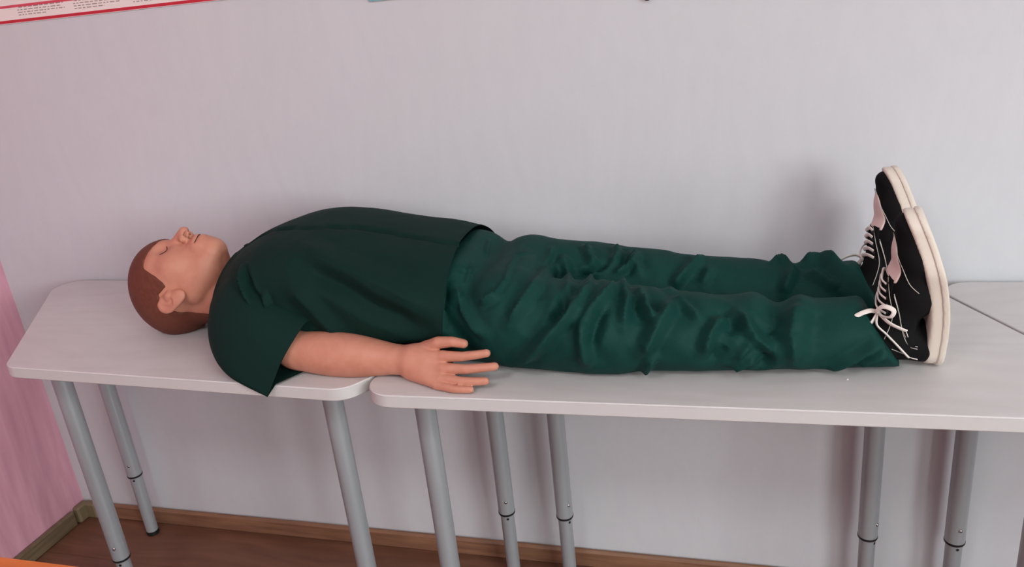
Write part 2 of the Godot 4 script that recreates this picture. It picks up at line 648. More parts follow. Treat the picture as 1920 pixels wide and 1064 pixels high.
func edge_strip(poly: PackedVector2Array, y1: float, y0: float, origin: Vector3) -> ArrayMesh:
	var n := poly.size()
	var rows := [[], []]
	var cen := Vector2.ZERO
	for p in poly:
		cen += p / n
	for i in n:
		var t := (poly[(i + 1) % n] - poly[(i + n - 1) % n]).normalized()
		var o := Vector2(t.y, -t.x)
		if o.dot(poly[i] - cen) < 0:
			o = -o
		var p := poly[i] + o * 0.0006
		rows[0].append(Vector3(p.x, y1, p.y))
		rows[1].append(Vector3(p.x, y0, p.y))
	return sheet(rows, true, 0.0005, Vector3(cen.x, (y0 + y1) / 2, cen.y), origin)

func build_tables() -> void:
	table([Vector2(-1.175, 0.532), Vector2(-0.335, 0.569), Vector2(0.018, 0.02), Vector2(-1.525, 0.012)],
		[Vector2(-1.177, 0.404), Vector2(-1.416, 0.061), Vector2(-0.452, 0.421), Vector2(-0.216, 0.086)],
		"pale grey trapezoid table under the mannequin's head, next to the pink wall", 0.35)
	table([Vector2(-0.345, 0.583), Vector2(1.0, 0.56), Vector2(0.735, 0.015), Vector2(0.05, 0.015)],
		[Vector2(-0.239, 0.430), Vector2(-0.061, 0.083), Vector2(0.662, 0.063), Vector2(0.872, 0.42)],
		"pale grey trapezoid table under the mannequin's legs and sneakers", 0.9)
	table([Vector2(0.742, 0.015), Vector2(1.007, 0.56), Vector2(1.85, 0.56), Vector2(2.12, 0.015)],
		[Vector2(0.847, 0.055), Vector2(1.09, 0.42), Vector2(1.77, 0.42), Vector2(2.0, 0.055)],
		"pale grey trapezoid table past the sneakers, cut off by the right edge", 0.2)
	# the orange desk whose edge shows in the near left corner
	var d := thing("orange_desk", "orange desk of which one edge shows in front of the pink wall", "desk", Vector3(-0.86, 0, 1.2435))
	var rp := rounded([Vector2(-1.46, 1.50), Vector2(-0.26, 1.50), Vector2(-0.26, 0.987), Vector2(-1.46, 0.987)], 0.03)
	part("desktop", slab(rp, 0.76, 0.022, 0.002, d.position), M.orange, d)
	var lg := lathe([Vector2(0, 0), Vector2(0.015, 0), Vector2(0.015, 0.738), Vector2(0, 0.738)], 20)
	for sx in [-1.0, 1.0]:
		for sz in [-1.0, 1.0]:
			part("leg", lg, M.leg, d, Vector3(sx * 0.54, 0, sz * 0.2))
	for sz in [-1.0, 1.0]:
		part("apron", box(Vector3(1.05, 0.04, 0.02), 0.003), M.leg, d, Vector3(0, 0.716, sz * 0.2))

# ------------------------------------------------------------------ things on the wall
func build_wall_things() -> void:
	# poster with a red rule and lines of small grey print
	var p := thing("wall_poster", "white poster with red border lines and small grey print at upper left", "poster", Vector3(-1.14, 1.543, 0.0))
	part("sheet", box(Vector3(0.96, 0.85, 0.002)), poster_mat(0.96, 0.85), p, Vector3(0, 0.425, 0.0025))
	var q := thing("wall_poster", "poster whose teal lower edge just enters at the top of frame", "poster", Vector3(-0.16, 1.505, 0.0))
	part("sheet", box(Vector3(0.52, 0.7, 0.002)), M.paper, q, Vector3(0, 0.35, 0.0025))
	part("teal_border", box(Vector3(0.52, 0.03, 0.0008)), mat(c8(120, 170, 178), 0.6), q, Vector3(0, 0.015, 0.0039))
	var hk := thing("wall_hook", "small black hook on the wall at the top of frame", "hook", Vector3(0.196, 1.452, 0.0))
	part("hook", tube([Vector3(0.004, 0.05, 0.004), Vector3(0.004, 0.02, 0.006), Vector3(0.0, 0.004, 0.008), Vector3(-0.006, 0.003, 0.014)], 0.003, 10), M.black, hk)
	part("back_plate", box(Vector3(0.016, 0.03, 0.004), 0.0015), M.black, hk, Vector3(0.004, 0.05, 0.0025))

func poster_mat(w: float, h: float) -> StandardMaterial3D:
	# print runs over the front of the sheet: computed at 1 px per mm, mapped by position
	var W := 1024
	var H := 1024
	var im := Image.create(W, H, true, Image.FORMAT_RGB8)
	im.fill(c8(240, 228, 224))
	var k := 1000.0 / 1.024        # pixels per metre: one tile spans 1.024 m
	var red := c8(196, 44, 60)
	var rng := RandomNumberGenerator.new()
	rng.seed = 5
	var yb := func(mm: float) -> int: return H - 1 - int(mm)
	im.fill_rect(Rect2i(0, yb.call(7.0), W, 7), red)
	im.fill_rect(Rect2i(0, yb.call(42.0), W, 6), c8(214, 78, 96))
	im.fill_rect(Rect2i(0, yb.call(420.0), W, 330), c8(236, 208, 206))
	for col in 4:
		for line in 4:
			var x := 235 + col * 175 + (6 if line == 0 else 0)
			var x1 := x + 150 - (60 if line == 3 else rng.randi_range(0, 14))
			while x < x1:
				var ln := rng.randi_range(5, 15)
				im.fill_rect(Rect2i(x, yb.call(36.0 - line * 6.0), mini(ln, x1 - x), 2), c8(150, 136, 136))
				x += ln + 4
	im.generate_mipmaps()
	var m := mat(Color(1, 1, 1), 0.55, 0.0, 0.4)
	m.albedo_texture = ImageTexture.create_from_image(im)
	m.uv1_triplanar = true
	m.uv1_scale = Vector3(1.0 / 1.024, 1.0 / 1.024, 1.0 / 1.024)
	m.uv1_offset = Vector3(0.48 / 1.024, 0.425 / 1.024 * 1.0, 0)
	return m

# ------------------------------------------------------------------ mannequin: head, arms, core
const HCEN := Vector3(-0.845, 0.955, 0.312)
const HS := 1.05
const HT := -0.04
func head_local(p: Vector3) -> Vector3:
	var q := (p - HCEN) / HS
	var c := cos(HT)
	var s := sin(HT)
	return Vector3(-q.x * c + q.y * s, q.x * s + q.y * c, q.z)

func head_world(a: Vector3) -> Vector3:
	var c := cos(HT)
	var s := sin(HT)
	return HCEN + Vector3(-a.x * c + a.y * s, a.x * s + a.y * c, a.z) * HS

func skull(a: Vector3) -> float:
	var d := ell(a, Vector3(0.026, -0.012, 0), Vector3(0.089, 0.104, 0.078))
	d = smin(d, ell(a, Vector3(-0.03, 0.023, 0), Vector3(0.09, 0.067, 0.064)), 0.03)
	return d

func f_head(p: Vector3) -> float:
	var a := head_local(p)
	a.z = absf(a.z)
	var d := skull(a)
	var far := d > 0.05
	d = smin(d, cap(a, Vector3(-0.066, -0.008, 0.044), Vector3(-0.105, 0.064, 0.013), 0.022, 0.018), 0.022)
	d = smin(d, (a - Vector3(-0.107, 0.077, 0)).length() - 0.018, 0.018)
	if not far:
		d = smin(d, (a - Vector3(-0.028, 0.05, 0.042)).length() - 0.025, 0.02)
		d = smin(d, cap(a, Vector3(0.018, 0.074, 0), Vector3(0.014, 0.064, 0.038), 0.015, 0.013), 0.015)
		d = smax(d, 0.017 - (a - Vector3(-0.001, 0.096, 0.031)).length(), 0.012)
		d = smin(d, cap(a, Vector3(-0.004, 0.083, 0), Vector3(-0.044, 0.112, 0), 0.0085, 0.0115), 0.010)
		d = smin(d, (a - Vector3(-0.0455, 0.101, 0.0115)).length() - 0.0085, 0.006)
		d = smin(d, ell(a, Vector3(-0.078, 0.084, 0), Vector3(0.026, 0.018, 0.028)), 0.014)
		d = smin(d, cap(a, Vector3(-0.0715, 0.1000, 0), Vector3(-0.0755, 0.089, 0.022), 0.0060, 0.003), 0.006)
		d = smin(d, cap(a, Vector3(-0.0865, 0.0980, 0), Vector3(-0.0812, 0.088, 0.02), 0.0066, 0.003), 0.006)
		d = smax(d, 0.0020 - cap(a, Vector3(-0.0790, 0.1065, 0), Vector3(-0.0785, 0.094, 0.021), 0, 0), 0.002)
		d = smin(d, ell(a, Vector3(-0.002, 0.063, 0.031), Vector3(0.0135, 0.0165, 0.0185)), 0.004)
		d = smax(d, 0.0042 - cap(a, Vector3(-0.0560, 0.1140, 0.0050), Vector3(-0.046, 0.104, 0.0070), 0, 0), 0.002)
	# neck
	d = smin(d, cap(a, Vector3(-0.05, -0.042, 0), Vector3(-0.17, -0.040, 0), 0.048, 0.052), 0.010)
	return d * HS

# the point of the face at height u and side w
func on_face(u: float, w: float, lift: float) -> Vector3:
	var lo := 0.0
	var hi := 0.14
	for k in 20:
		var m := (lo + hi) / 2
		if f_head(head_world(Vector3(u, m, w))) < 0:
			lo = m
		else:
			hi = m
	return head_world(Vector3(u, lo + lift, w))

func f_ear(p: Vector3) -> float:
	var a := head_local(p)
	a.z = absf(a.z)
	# the ear leans back a little and stands off the skull
	var q := a - Vector3(-0.024, -0.013, 0.077)
	q = Vector3(q.x * 0.963 - q.y * 0.268, q.x * 0.268 + q.y * 0.963, q.z)
	q.z += q.y * 0.35
	var d := ell(q, Vector3(0.006, -0.001, 0), Vector3(0.029, 0.0210, 0.0075))
	d = smin(d, ell(q, Vector3(-0.027, 0.003, -0.001), Vector3(0.0165, 0.0125, 0.006)), 0.018)
	# bowl inside the rim, with the fold and the canal
	d = smax(d, -ell(q, Vector3(0.007, -0.001, 0.0100), Vector3(0.0225, 0.0145, 0.0080)), 0.003)
	d = smin(d, cap(q, Vector3(0.018, 0.002, 0.0010), Vector3(-0.006, -0.007, 0.0030), 0.0024, 0.0028), 0.004)
	d = smax(d, -((q - Vector3(-0.007, 0.004, 0.006)).length() - 0.006), 0.003)
	d = smin(d, (q - Vector3(-0.008, 0.0135, 0.0030)).length() - 0.0042, 0.004)
	d = smin(d, cap(a, Vector3(-0.024, 0.000, 0.060), Vector3(-0.024, -0.004, 0.072), 0.016, 0.011), 0.006)
	return d * HS

const HAIR := [Vector2(0.020, 0.14), Vector2(0.022, 0.097), Vector2(0.028, 0.083), Vector2(0.032, 0.062), Vector2(0.030, 0.056), Vector2(0.0215, 0.052), Vector2(-0.002, 0.040), Vector2(-0.0156, 0.028), Vector2(-0.020, 0.018), Vector2(0.000, 0.002), Vector2(-0.004, -0.030), Vector2(-0.026, -0.046), Vector2(-0.050, -0.052), Vector2(-0.100, -0.058), Vector2(-0.125, -0.066), Vector2(-0.150, -0.20), Vector2(0.20, -0.20), Vector2(0.20, 0.14)]
func hair_line(a: Vector3) -> float:
	# signed distance to the outline of the hair seen from the side: front, temple, sideburn, nape
	var p := Vector2(a.x, a.y)
	var d := 1e9
	var inside := false
	var n := HAIR.size()
	for i in n:
		var b: Vector2 = HAIR[i]
		var c: Vector2 = HAIR[(i + 1) % n]
		var e := c - b
		var t := clampf((p - b).dot(e) / e.length_squared(), 0.0, 1.0)
		d = minf(d, (p - b - e * t).length())
		if (b.y > p.y) != (c.y > p.y) and p.x < (c.x - b.x) * (p.y - b.y) / (c.y - b.y) + b.x:
			inside = not inside
	return -d if inside else d

func f_hair(p: Vector3) -> float:
	var a := head_local(p)
	var b := Vector3(a.x, a.y, absf(a.z))
	var d := skull(b)
	if d < 0.05:
		d = smin(d, cap(b, Vector3(-0.05, -0.042, 0), Vector3(-0.17, -0.040, 0), 0.048, 0.052), 0.010)
	return maxf(d - 0.0032, hair_line(a) * 0.8) * HS

const FINGERS := [
	[Vector3(-0.184, 0.897, 0.497), 0.0150, Vector3(-0.158, 0.9130, 0.504), 0.0116, Vector3(-0.129, 0.9165, 0.506), 0.0098, Vector3(-0.107, 0.9130, 0.506), 0.0084],
	[Vector3(-0.146, 0.8925, 0.518), 0.0106, Vector3(-0.108, 0.8955, 0.523), 0.0090, Vector3(-0.082, 0.8985, 0.521), 0.0082, Vector3(-0.061, 0.9012, 0.518), 0.0075],
	[Vector3(-0.143, 0.8745, 0.531), 0.0104, Vector3(-0.098, 0.8765, 0.535), 0.0090, Vector3(-0.068, 0.8788, 0.532), 0.0083, Vector3(-0.045, 0.8805, 0.528), 0.0075],
	[Vector3(-0.146, 0.8600, 0.541), 0.0096, Vector3(-0.105, 0.8592, 0.549), 0.0083, Vector3(-0.079, 0.8598, 0.549), 0.0077, Vector3(-0.059, 0.8604, 0.547), 0.0071],
	[Vector3(-0.152, 0.8516, 0.552), 0.0084, Vector3(-0.119, 0.8502, 0.5615), 0.0074, Vector3(-0.099, 0.8500, 0.5625), 0.0069, Vector3(-0.084, 0.8498, 0.561), 0.0064]]
const WRIST := Vector3(-0.208, 0.8735, 0.504)
func f_arm(p: Vector3) -> float:
	var d := cap(p, Vector3(-0.62, 0.93, 0.44), Vector3(-0.455, 0.884, 0.496), 0.045, 0.037)
	# forearm: one bone with a swelling below the elbow
	var fa := Vector3(-0.465, 0.884, 0.495)
	var fb := Vector3(-0.216, 0.8735, 0.503) - fa
	var ft := clampf((p - fa).dot(fb) / fb.length_squared(), 0.0, 1.0)
	var fr := 0.037 + 0.0065 * sin(PI * minf(ft / 0.84, 1.0)) - 0.0085 * smoothstep(0.35, 1.0, ft)
	d = smin(d, (p - fa - fb * ft).length() - fr, 0.006)
	var h := 1e3
	for i in 5:
		var f: Array = FINGERS[i]
		var k: Vector3 = f[0]
		var r: float = f[1]
		var w := WRIST + Vector3(0, (k.y - WRIST.y) * 0.55, (k.z - WRIST.z) * 0.3)
		h = smin(h, cap(p, w, k, 0.0205 if i > 0 else 0.018, r - 0.0005), 0.008)
	h = smin(h, cap(p, WRIST + Vector3(-0.012, 0, 0), WRIST + Vector3(0.02, 0, 0), 0.0295, 0.0275), 0.012)
	var g := 1e3
	for i in 5:
		var f: Array = FINGERS[i]
		var e := minf(cap(p, f[0], f[2], f[1], f[3]), minf(cap(p, f[2], f[4], f[3], f[5]), cap(p, f[4], f[6], f[5], f[7])))
		g = smin(g, e, 0.0012)
	h = smin(h, g, 0.003)
	d = smin(d, h, 0.004)
	return d

func f_core(p: Vector3) -> float:
	# trunk and legs under the clothes, kept clear of the cloth
	var d := cap(p, Vector3(-0.70, 0.92, 0.305), Vector3(-0.60, 0.94, 0.295), 0.05, 0.06)
	d = smin(d, cap(p, Vector3(-0.56, 0.95, 0.20), Vector3(-0.56, 0.95, 0.36), 0.08, 0.08), 0.05)
	d = smin(d, cap(p, Vector3(-0.50, 0.95, 0.22), Vector3(-0.14, 0.935, 0.24), 0.085, 0.065), 0.05)
	d = smin(d, cap(p, Vector3(-0.50, 0.95, 0.33), Vector3(-0.14, 0.935, 0.33), 0.085, 0.065), 0.05)
	d = smin(d, cap(p, Vector3(-0.10, 0.92, 0.385), Vector3(0.55, 0.892, 0.385), 0.058, 0.034), 0.03)
	d = smin(d, cap(p, Vector3(-0.10, 0.92, 0.215), Vector3(0.55, 0.892, 0.215), 0.058, 0.034), 0.03)
	d = smin(d, cap(p, Vector3(-0.60, 0.94, 0.30), Vector3(-0.62, 0.93, 0.44), 0.05, 0.045), 0.03)
	d = smin(d, cap(p, Vector3(-0.60, 0.94, 0.26), Vector3(-0.62, 0.93, 0.16), 0.05, 0.045), 0.03)
	return d

# ------------------------------------------------------------------ trousers
func f_trousers(p: Vector3) -> float:
	var q := Vector3(p.x, p.y, 0.31 + (p.z - 0.31) / 1.25)
	var d := cap(q, Vector3(-0.17, 0.934, 0.232), Vector3(-0.17, 0.934, 0.350), 0.094, 0.094)
	d = smin(d, cap(q, Vector3(-0.05, 0.930, 0.235), Vector3(-0.05, 0.930, 0.380), 0.086, 0.086), 0.02)
	var a := cap(q, Vector3(-0.03, 0.924, 0.390), Vector3(0.12, 0.918, 0.402), 0.083, 0.079)
	a = smin(a, cap(q, Vector3(0.12, 0.918, 0.402), Vector3(0.30, 0.905, 0.396), 0.079, 0.066), 0.004)
	a = smin(a, cap(q, Vector3(0.30, 0.905, 0.396), Vector3(0.47, 0.899, 0.384), 0.066, 0.060), 0.004)
	a = smin(a, cap(q, Vector3(0.47, 0.899, 0.384), Vector3(0.68, 0.897, 0.366), 0.060, 0.056), 0.004)
	a = smax(a, (p.x + (p.y - TY) * 0.62 - 0.640) * 0.85, 0.006)
	var b := cap(q, Vector3(-0.03, 0.928, 0.235), Vector3(0.12, 0.917, 0.232), 0.086, 0.077)
	b = smin(b, cap(q, Vector3(0.12, 0.917, 0.232), Vector3(0.30, 0.903, 0.232), 0.077, 0.064), 0.004)
	b = smin(b, cap(q, Vector3(0.30, 0.903, 0.232), Vector3(0.47, 0.898, 0.234), 0.064, 0.058), 0.004)
	b = smin(b, cap(q, Vector3(0.47, 0.898, 0.234), Vector3(0.66, 0.899, 0.236), 0.058, 0.060), 0.004)
	b = smax(b, (p.x + (p.y - TY) * 0.62 - 0.655) * 0.85, 0.006)
	# cloth spread on the table beside hip and thigh
	a = smin(a, cap(q, Vector3(-0.13, 0.880, 0.396), Vector3(0.16, 0.880, 0.412), 0.040, 0.040), 0.03)
	d = smin(d, smin(a, b, 0.004), 0.012)
	d = smax(d, -0.185 - p.x, 0.004)
	return smax(d, TY + 0.0012 - p.y, 0.006)

# folds: [points, height, width]; negative heights are valleys
var FOLDS := []

func fold_push(p: Vector3) -> float:
	var s := 0.0
	for f in FOLDS:
		var lo: Vector3 = f[3]
		var hi: Vector3 = f[4]
		if p.x < lo.x or p.x > hi.x or p.y < lo.y or p.y > hi.y or p.z < lo.z or p.z > hi.z:
			continue
		var pts: Array = f[0]
		var best := 1e9
		var bt := 0.0
		var n := pts.size() - 1
		for i in n:
			var a: Vector3 = pts[i]
			var ab: Vector3 = pts[i + 1] - a
			var t := clampf((p - a).dot(ab) / ab.length_squared(), 0, 1)
			var d := (p - a - ab * t).length()
			if d < best:
				best = d
				bt = (i + t) / n
		var w: float = f[2] * 0.8
		if best < w * 2.0:
			var ends := 0.3 + 0.7 * smoothstep(0.0, 0.18, bt) * smoothstep(0.0, 0.18, 1.0 - bt)
			if best < w:
				s += f[1] * 2.0 * pow(1.0 - best / w, 1.3) * ends
			# slack on both sides of the crest
			var k := (best / w - 0.95) / 0.6
			s -= f[1] * 0.42 * exp(-k * k) * ends
	return s

func add_fold(pts: Array, h: float, w: float) -> void:
	var lo := Vector3(1e9, 1e9, 1e9)
	var hi := -lo
	for p in pts:
		lo = lo.min(p)
		hi = hi.max(p)
	FOLDS.append([pts, h, w, lo - Vector3(w, w, w) * 1.6, hi + Vector3(w, w, w) * 1.6])

func build_mannequin() -> void:
	var o := thing("mannequin", "male mannequin with painted brown hair lying on its back in dark green clothes", "mannequin", MO)
	var t0 := Time.get_ticks_msec()
	# one continuous skin mesh: head and neck, both arms, trunk and legs
	var head := net(f_head, Vector3(-1.0, 0.838, 0.21), Vector3(-0.63, 1.10, 0.415), 0.0028)
	var ear := net(f_ear, Vector3(-0.89, 0.895, 0.355), Vector3(-0.75, 1.0, 0.42), 0.0017)
	var arm := net(f_arm, Vector3(-0.68, 0.838, 0.38), Vector3(-0.03, 0.99, 0.58), 0.0026)
	var core := net(f_core, Vector3(-0.78, 0.84, 0.05), Vector3(0.68, 1.05, 0.50), 0.014)
	part("body", net_mesh(joined([head, ear, mirrored(ear, HCEN.z), arm, mirrored(arm, 0.30), core]), MO), M.skin, o)

	var hair := part("hair", net_mesh(net(f_hair, Vector3(-1.0, 0.838, 0.21), Vector3(-0.63, 1.10, 0.415), 0.0028), MO), M.hair, o)
	hair.set_meta("label", "short painted brown hair")
	for s in [1.0, -1.0]:
		var lid := []
		for e in [[-0.0035, 0.0155], [-0.0075, 0.0215], [-0.0090, 0.0285], [-0.0078, 0.0360], [-0.0035, 0.0430]]:
			lid.append(on_face(e[0], e[1] * s, 0.0002) - MO)
		part("eyelid_line", tube(lid, 0.0011, 8), M.slit, o)
	var lips := []
	for w in [-0.021, -0.014, -0.007, 0.0, 0.007, 0.014, 0.021]:
		lips.append(on_face(-0.0788, w, 0.0002) - MO)
	part("mouth_line", tube(lips, 0.0017, 8), M.slit, o)

	build_trousers(o)

	build_shirt(o)


func build_trousers(o: Node3D) -> void:
	var g := net(f_trousers, Vector3(-0.20, 0.836, 0.06), Vector3(0.70, 1.05, 0.56), 0.0045, 1.45)
	var v: PackedVector3Array = g[0]
	var n := smooth_normals(v, g[1])
	var nz := FastNoiseLite.new()
	nz.seed = 7
	nz.frequency = 9.0
	nz.fractal_octaves = 2
	for i in v.size():
		var p := v[i]
		var nn := n[i]
		var s := fold_push(p)
		# slack cloth: slanted low waves
		s += nz.get_noise_3d(p.x * 1.2 + p.y * 0.6, p.y, p.z * 0.8 - p.x * 0.4) * 0.004
		var q := p + nn * s * clampf((p.y - TY) / 0.02, 0.1, 1.0)
		q.y = maxf(q.y, TY + 0.001)
		v[i] = q
	g[0] = v
	var tr := part("trousers", net_mesh(g, MO), M.trousers, o)
	tr.set_meta("label", "crumpled dark green trousers")

# ------------------------------------------------------------------ shirt
func curve(tab: Array, x: float) -> float:
	# smooth interpolation through [x, y] pairs
	var n := tab.size()
	if x <= tab[0][0]:
		return tab[0][1]
	for i in n - 1:
		if x <= tab[i + 1][0]:
			var y0: float = tab[maxi(i - 1, 0)][1]
			var y3: float = tab[mini(i + 2, n - 1)][1]
			return cubic_interpolate(tab[i][1], tab[i + 1][1], y0, y3, (x - tab[i][0]) / (tab[i + 1][0] - tab[i][0]))
	return tab[n - 1][1]

const TOP := [[-0.712, 1.000], [-0.69, 1.018], [-0.66, 1.036], [-0.62, 1.058], [-0.57, 1.075], [-0.52, 1.083], [-0.47, 1.085], [-0.40, 1.079], [-0.33, 1.068], [-0.27, 1.060], [-0.20, 1.053], [-0.15, 1.043], [-0.13, 1.040]]
const HALF := [[-0.712, 0.075], [-0.69, 0.100], [-0.66, 0.140], [-0.62, 0.175], [-0.57, 0.198], [-0.50, 0.208], [-0.40, 0.208], [-0.30, 0.206], [-0.20, 0.205], [-0.13, 0.207]]
const CEN := [[-0.712, 0.308], [-0.66, 0.295], [-0.60, 0.282], [-0.50, 0.276], [-0.30, 0.280], [-0.13, 0.284]]
const BOT := [[-0.712, 0.870], [-0.68, 0.850], [-0.64, 0.8435], [-0.13, 0.8435]]
const SQ := [[-0.712, 2.0], [-0.64, 2.3], [-0.5, 2.9], [-0.3, 2.6], [-0.13, 2.35]]
func shirt_point(x: float, a: float) -> Vector3:
	var yt := curve(TOP, x)
	var yb := curve(BOT, x)
	var ym := lerpf(yb, yt, 0.48)
	var hw := curve(HALF, x)
	var e := 2.0 / curve(SQ, x)
	var c := cos(a)
	var s := sin(a)
	var z := curve(CEN, x) + hw * signf(c) * pow(absf(c), e)
	var y := ym + ((yt - ym) if s > 0 else (ym - yb)) * signf(s) * pow(absf(s), e)
	return Vector3(x, y, z)

var SHIRT_FOLDS := [
	[7, 46, [Vector3(-470, 1075, 398), Vector3(-361, 1045, 441), Vector3(-267, 1012, 465), Vector3(-178, 976, 483)]],
	[-8, 40, [Vector3(-440, 1040, 455), Vector3(-350, 1009, 475), Vector3(-286, 971, 485), Vector3(-189, 930, 484)]],
	[6, 40, [Vector3(-457, 1011, 479), Vector3(-420, 974, 485), Vector3(-393, 941, 486), Vector3(-367, 911, 480)]],
	[10, 15, [Vector3(-586, 1036, 436), Vector3(-570, 1018, 463), Vector3(-555, 994, 476), Vector3(-533, 968, 481)]],
	[-8, 14, [Vector3(-570, 1034, 440), Vector3(-553, 1016, 466), Vector3(-538, 992, 478), Vector3(-518, 968, 482)]],
	[7, 12, [Vector3(-516, 1000, 480), Vector3(-512, 978, 483), Vector3(-508, 962, 483)]]]
func build_shirt(o: Node3D) -> void:
	var save := FOLDS
	FOLDS = []
	for f in SHIRT_FOLDS:
		var fp := []
		for q in f[2]:
			fp.append(q * 0.001)
		add_fold(fp, f[0] * 0.001, f[1] * 0.001)
	var rows := []
	var nr := 110
	var nc := 200
	var nz := FastNoiseLite.new()
	nz.seed = 12
	nz.frequency = 6.0
	for i in nr:
		var x := lerpf(-0.692, -0.146, float(i) / (nr - 1))
		var ring := []
		for j in nc:
			var a := TAU * j / nc
			var p := shirt_point(x, a)
			var nn := (p - Vector3(x, 0.95, 0.28)).normalized()
			# the hem runs slanted at the near side
			if x > -0.25:
				var t := (x + 0.25) / 0.11
				p.x += t * (0.012 * sin(a * 2.0 + 0.6) - 0.012)
			var zl := 0.318 + 0.010 * sin(p.x * 23.0)
			var s := fold_push(p) + nz.get_noise_3dv(p) * 0.003
			# front edge laps over: a step along the buttoned front
			if p.y > 0.98:
				s += 0.0032 * (1.0 - smoothstep(zl - 0.001, zl + 0.002, p.z)) - 0.006 * exp(-pow((p.z - zl - 0.004) / 0.0035, 2.0))
			p += nn * s
			p.y = maxf(p.y, TY + 0.0012)
			ring.append(p)
		rows.append(ring)
	FOLDS = save
	var sh := part("shirt", sheet(rows, true, 0.002, Vector3(-0.4, 0.95, 0.28), MO), M.shirt, o)
	sh.set_meta("label", "dark green short-sleeved work shirt")
	# sleeves
	var R := [
		[Vector3(-0.640, 1.012, 0.400), Vector3(-0.662, 0.985, 0.435), Vector3(-0.680, 0.940, 0.450), Vector3(-0.680, 0.890, 0.448), Vector3(-0.670, 0.855, 0.420), Vector3(-0.660, 0.860, 0.380), Vector3(-0.650, 0.930, 0.350), Vector3(-0.640, 0.990, 0.360)],
		[Vector3(-0.590, 1.024, 0.425), Vector3(-0.612, 0.990, 0.480), Vector3(-0.640, 0.935, 0.506), Vector3(-0.646, 0.876, 0.508), Vector3(-0.620, 0.847, 0.480), Vector3(-0.590, 0.850, 0.420), Vector3(-0.570, 0.920, 0.390), Vector3(-0.572, 0.990, 0.395)],
		[Vector3(-0.520, 0.990, 0.466), Vector3(-0.540, 0.966, 0.515), Vector3(-0.566, 0.914, 0.545), Vector3(-0.580, 0.856, 0.560), Vector3(-0.550, 0.846, 0.500), Vector3(-0.520, 0.850, 0.440), Vector3(-0.510, 0.910, 0.420), Vector3(-0.510, 0.965, 0.435)],
		[Vector3(-0.428, 0.945, 0.492), Vector3(-0.444, 0.920, 0.530), Vector3(-0.466, 0.880, 0.558), Vector3(-0.490, 0.826, 0.580), Vector3(-0.476, 0.8465, 0.564), Vector3(-0.440, 0.846, 0.500), Vector3(-0.412, 0.890, 0.446), Vector3(-0.416, 0.932, 0.462)]]
	var srows := []
	var sn := 40
	for i in sn + 1:
		var t := 3.0 * i / sn
		var k := mini(int(t), 2)
		var u := t - k
		var ring := []
		for j in 8:
			var ctl := []
			for m in [k - 1, k, k + 1, k + 2]:
				ctl.append(R[clampi(m, 0, 3)][j])
			ring.append((ctl[1] as Vector3).cubic_interpolate(ctl[2], ctl[0], ctl[3], u))
		var dense := []
		for j in 8:
			for q in 8:
				var w := q / 8.0
				var a: Vector3 = ring[j]
				var b: Vector3 = ring[(j + 1) % 8]
				var sm := a.cubic_interpolate(b, ring[(j + 7) % 8], ring[(j + 2) % 8], w)
				# the corner at the lower hem stays sharp
				var sharp := smoothstep(1.6, 3.0, t) * (1.0 if j in [2, 3, 4] else 0.0)
				dense.append(sm.lerp(a.lerp(b, w), sharp))
		srows.append(dense)
	var sl := part("sleeve", sheet(srows, true, 0.0018, Vector3(-0.53, 0.92, 0.46), MO), M.shirt, o)
	var mr := []
	for r in srows:
		var q := []
		for p in r:
			q.append(Vector3(p.x, p.y, 0.60 - p.z))
		mr.append(q)
	part("sleeve", sheet(mr, true, 0.0018, Vector3(-0.53, 0.92, 0.14), MO), M.shirt, o)
	# stand collar round the neck, open at the throat
	var crow := []
	for i in 9:
		var t := i / 8.0
		var ring := []
		for j in 61:
			var a := lerpf(0.22, TAU - 0.22, j / 60.0)
			# a = 0 at the throat
			var c := Vector3(-0.678, 0.949, 0.307) + Vector3(-0.034, 0.006, 0.003) * t
			var ry := lerpf(0.105, 0.077, t)
			var rz := lerpf(0.112, 0.074, t)
			var p := c + Vector3(0.50 * ry * cos(a), ry * cos(a), rz * sin(a))
			p.y = maxf(p.y, TY + 0.004)
			ring.append(p)
		crow.append(ring)
	part("collar", sheet(crow, false, 0.0025, Vector3(-0.70, 0.95, 0.309), MO), M.shirt, o)
	part("collar_tab", tube([Vector3(-0.655, 1.026, 0.285) - MO, Vector3(-0.668, 1.034, 0.283) - MO, Vector3(-0.678, 1.031, 0.281) - MO], 0.009, 10, 0.35, Vector3.UP, 0.006), M.shirt, o)

# ------------------------------------------------------------------ sneakers
# own axes of a shoe: x = s from heel to toe, y = t up from the sole, z = w outwards
func shoe_bend(s: float) -> float:
	return 1.05 * pow(maxf(s - 0.06, 0.0), 2.0)

func sole_outline(s: float, w: float) -> float:
	var p := Vector3(s, 0, w)
	var d := cap(p, Vector3(0.040, 0, 0.0), Vector3(0.195, 0, 0.003), 0.0385, 0.0475)
	d = smin(d, cap(p, Vector3(0.195, 0, 0.003), Vector3(0.252, 0, -0.002), 0.0475, 0.0345), 0.004)
	return d

func f_sole(q: Vector3) -> float:
	var t := q.y - shoe_bend(q.x)
	var d := sole_outline(q.x, q.z)
	var slab_ := absf(t - 0.0135) - 0.0135
	return smax(d, slab_, 0.006)

func f_outsole(q: Vector3) -> float:
	var t := q.y - shoe_bend(q.x)
	return smax(sole_outline(q.x, q.z) - 0.0022, absf(t - 0.004) - 0.0055, 0.003)

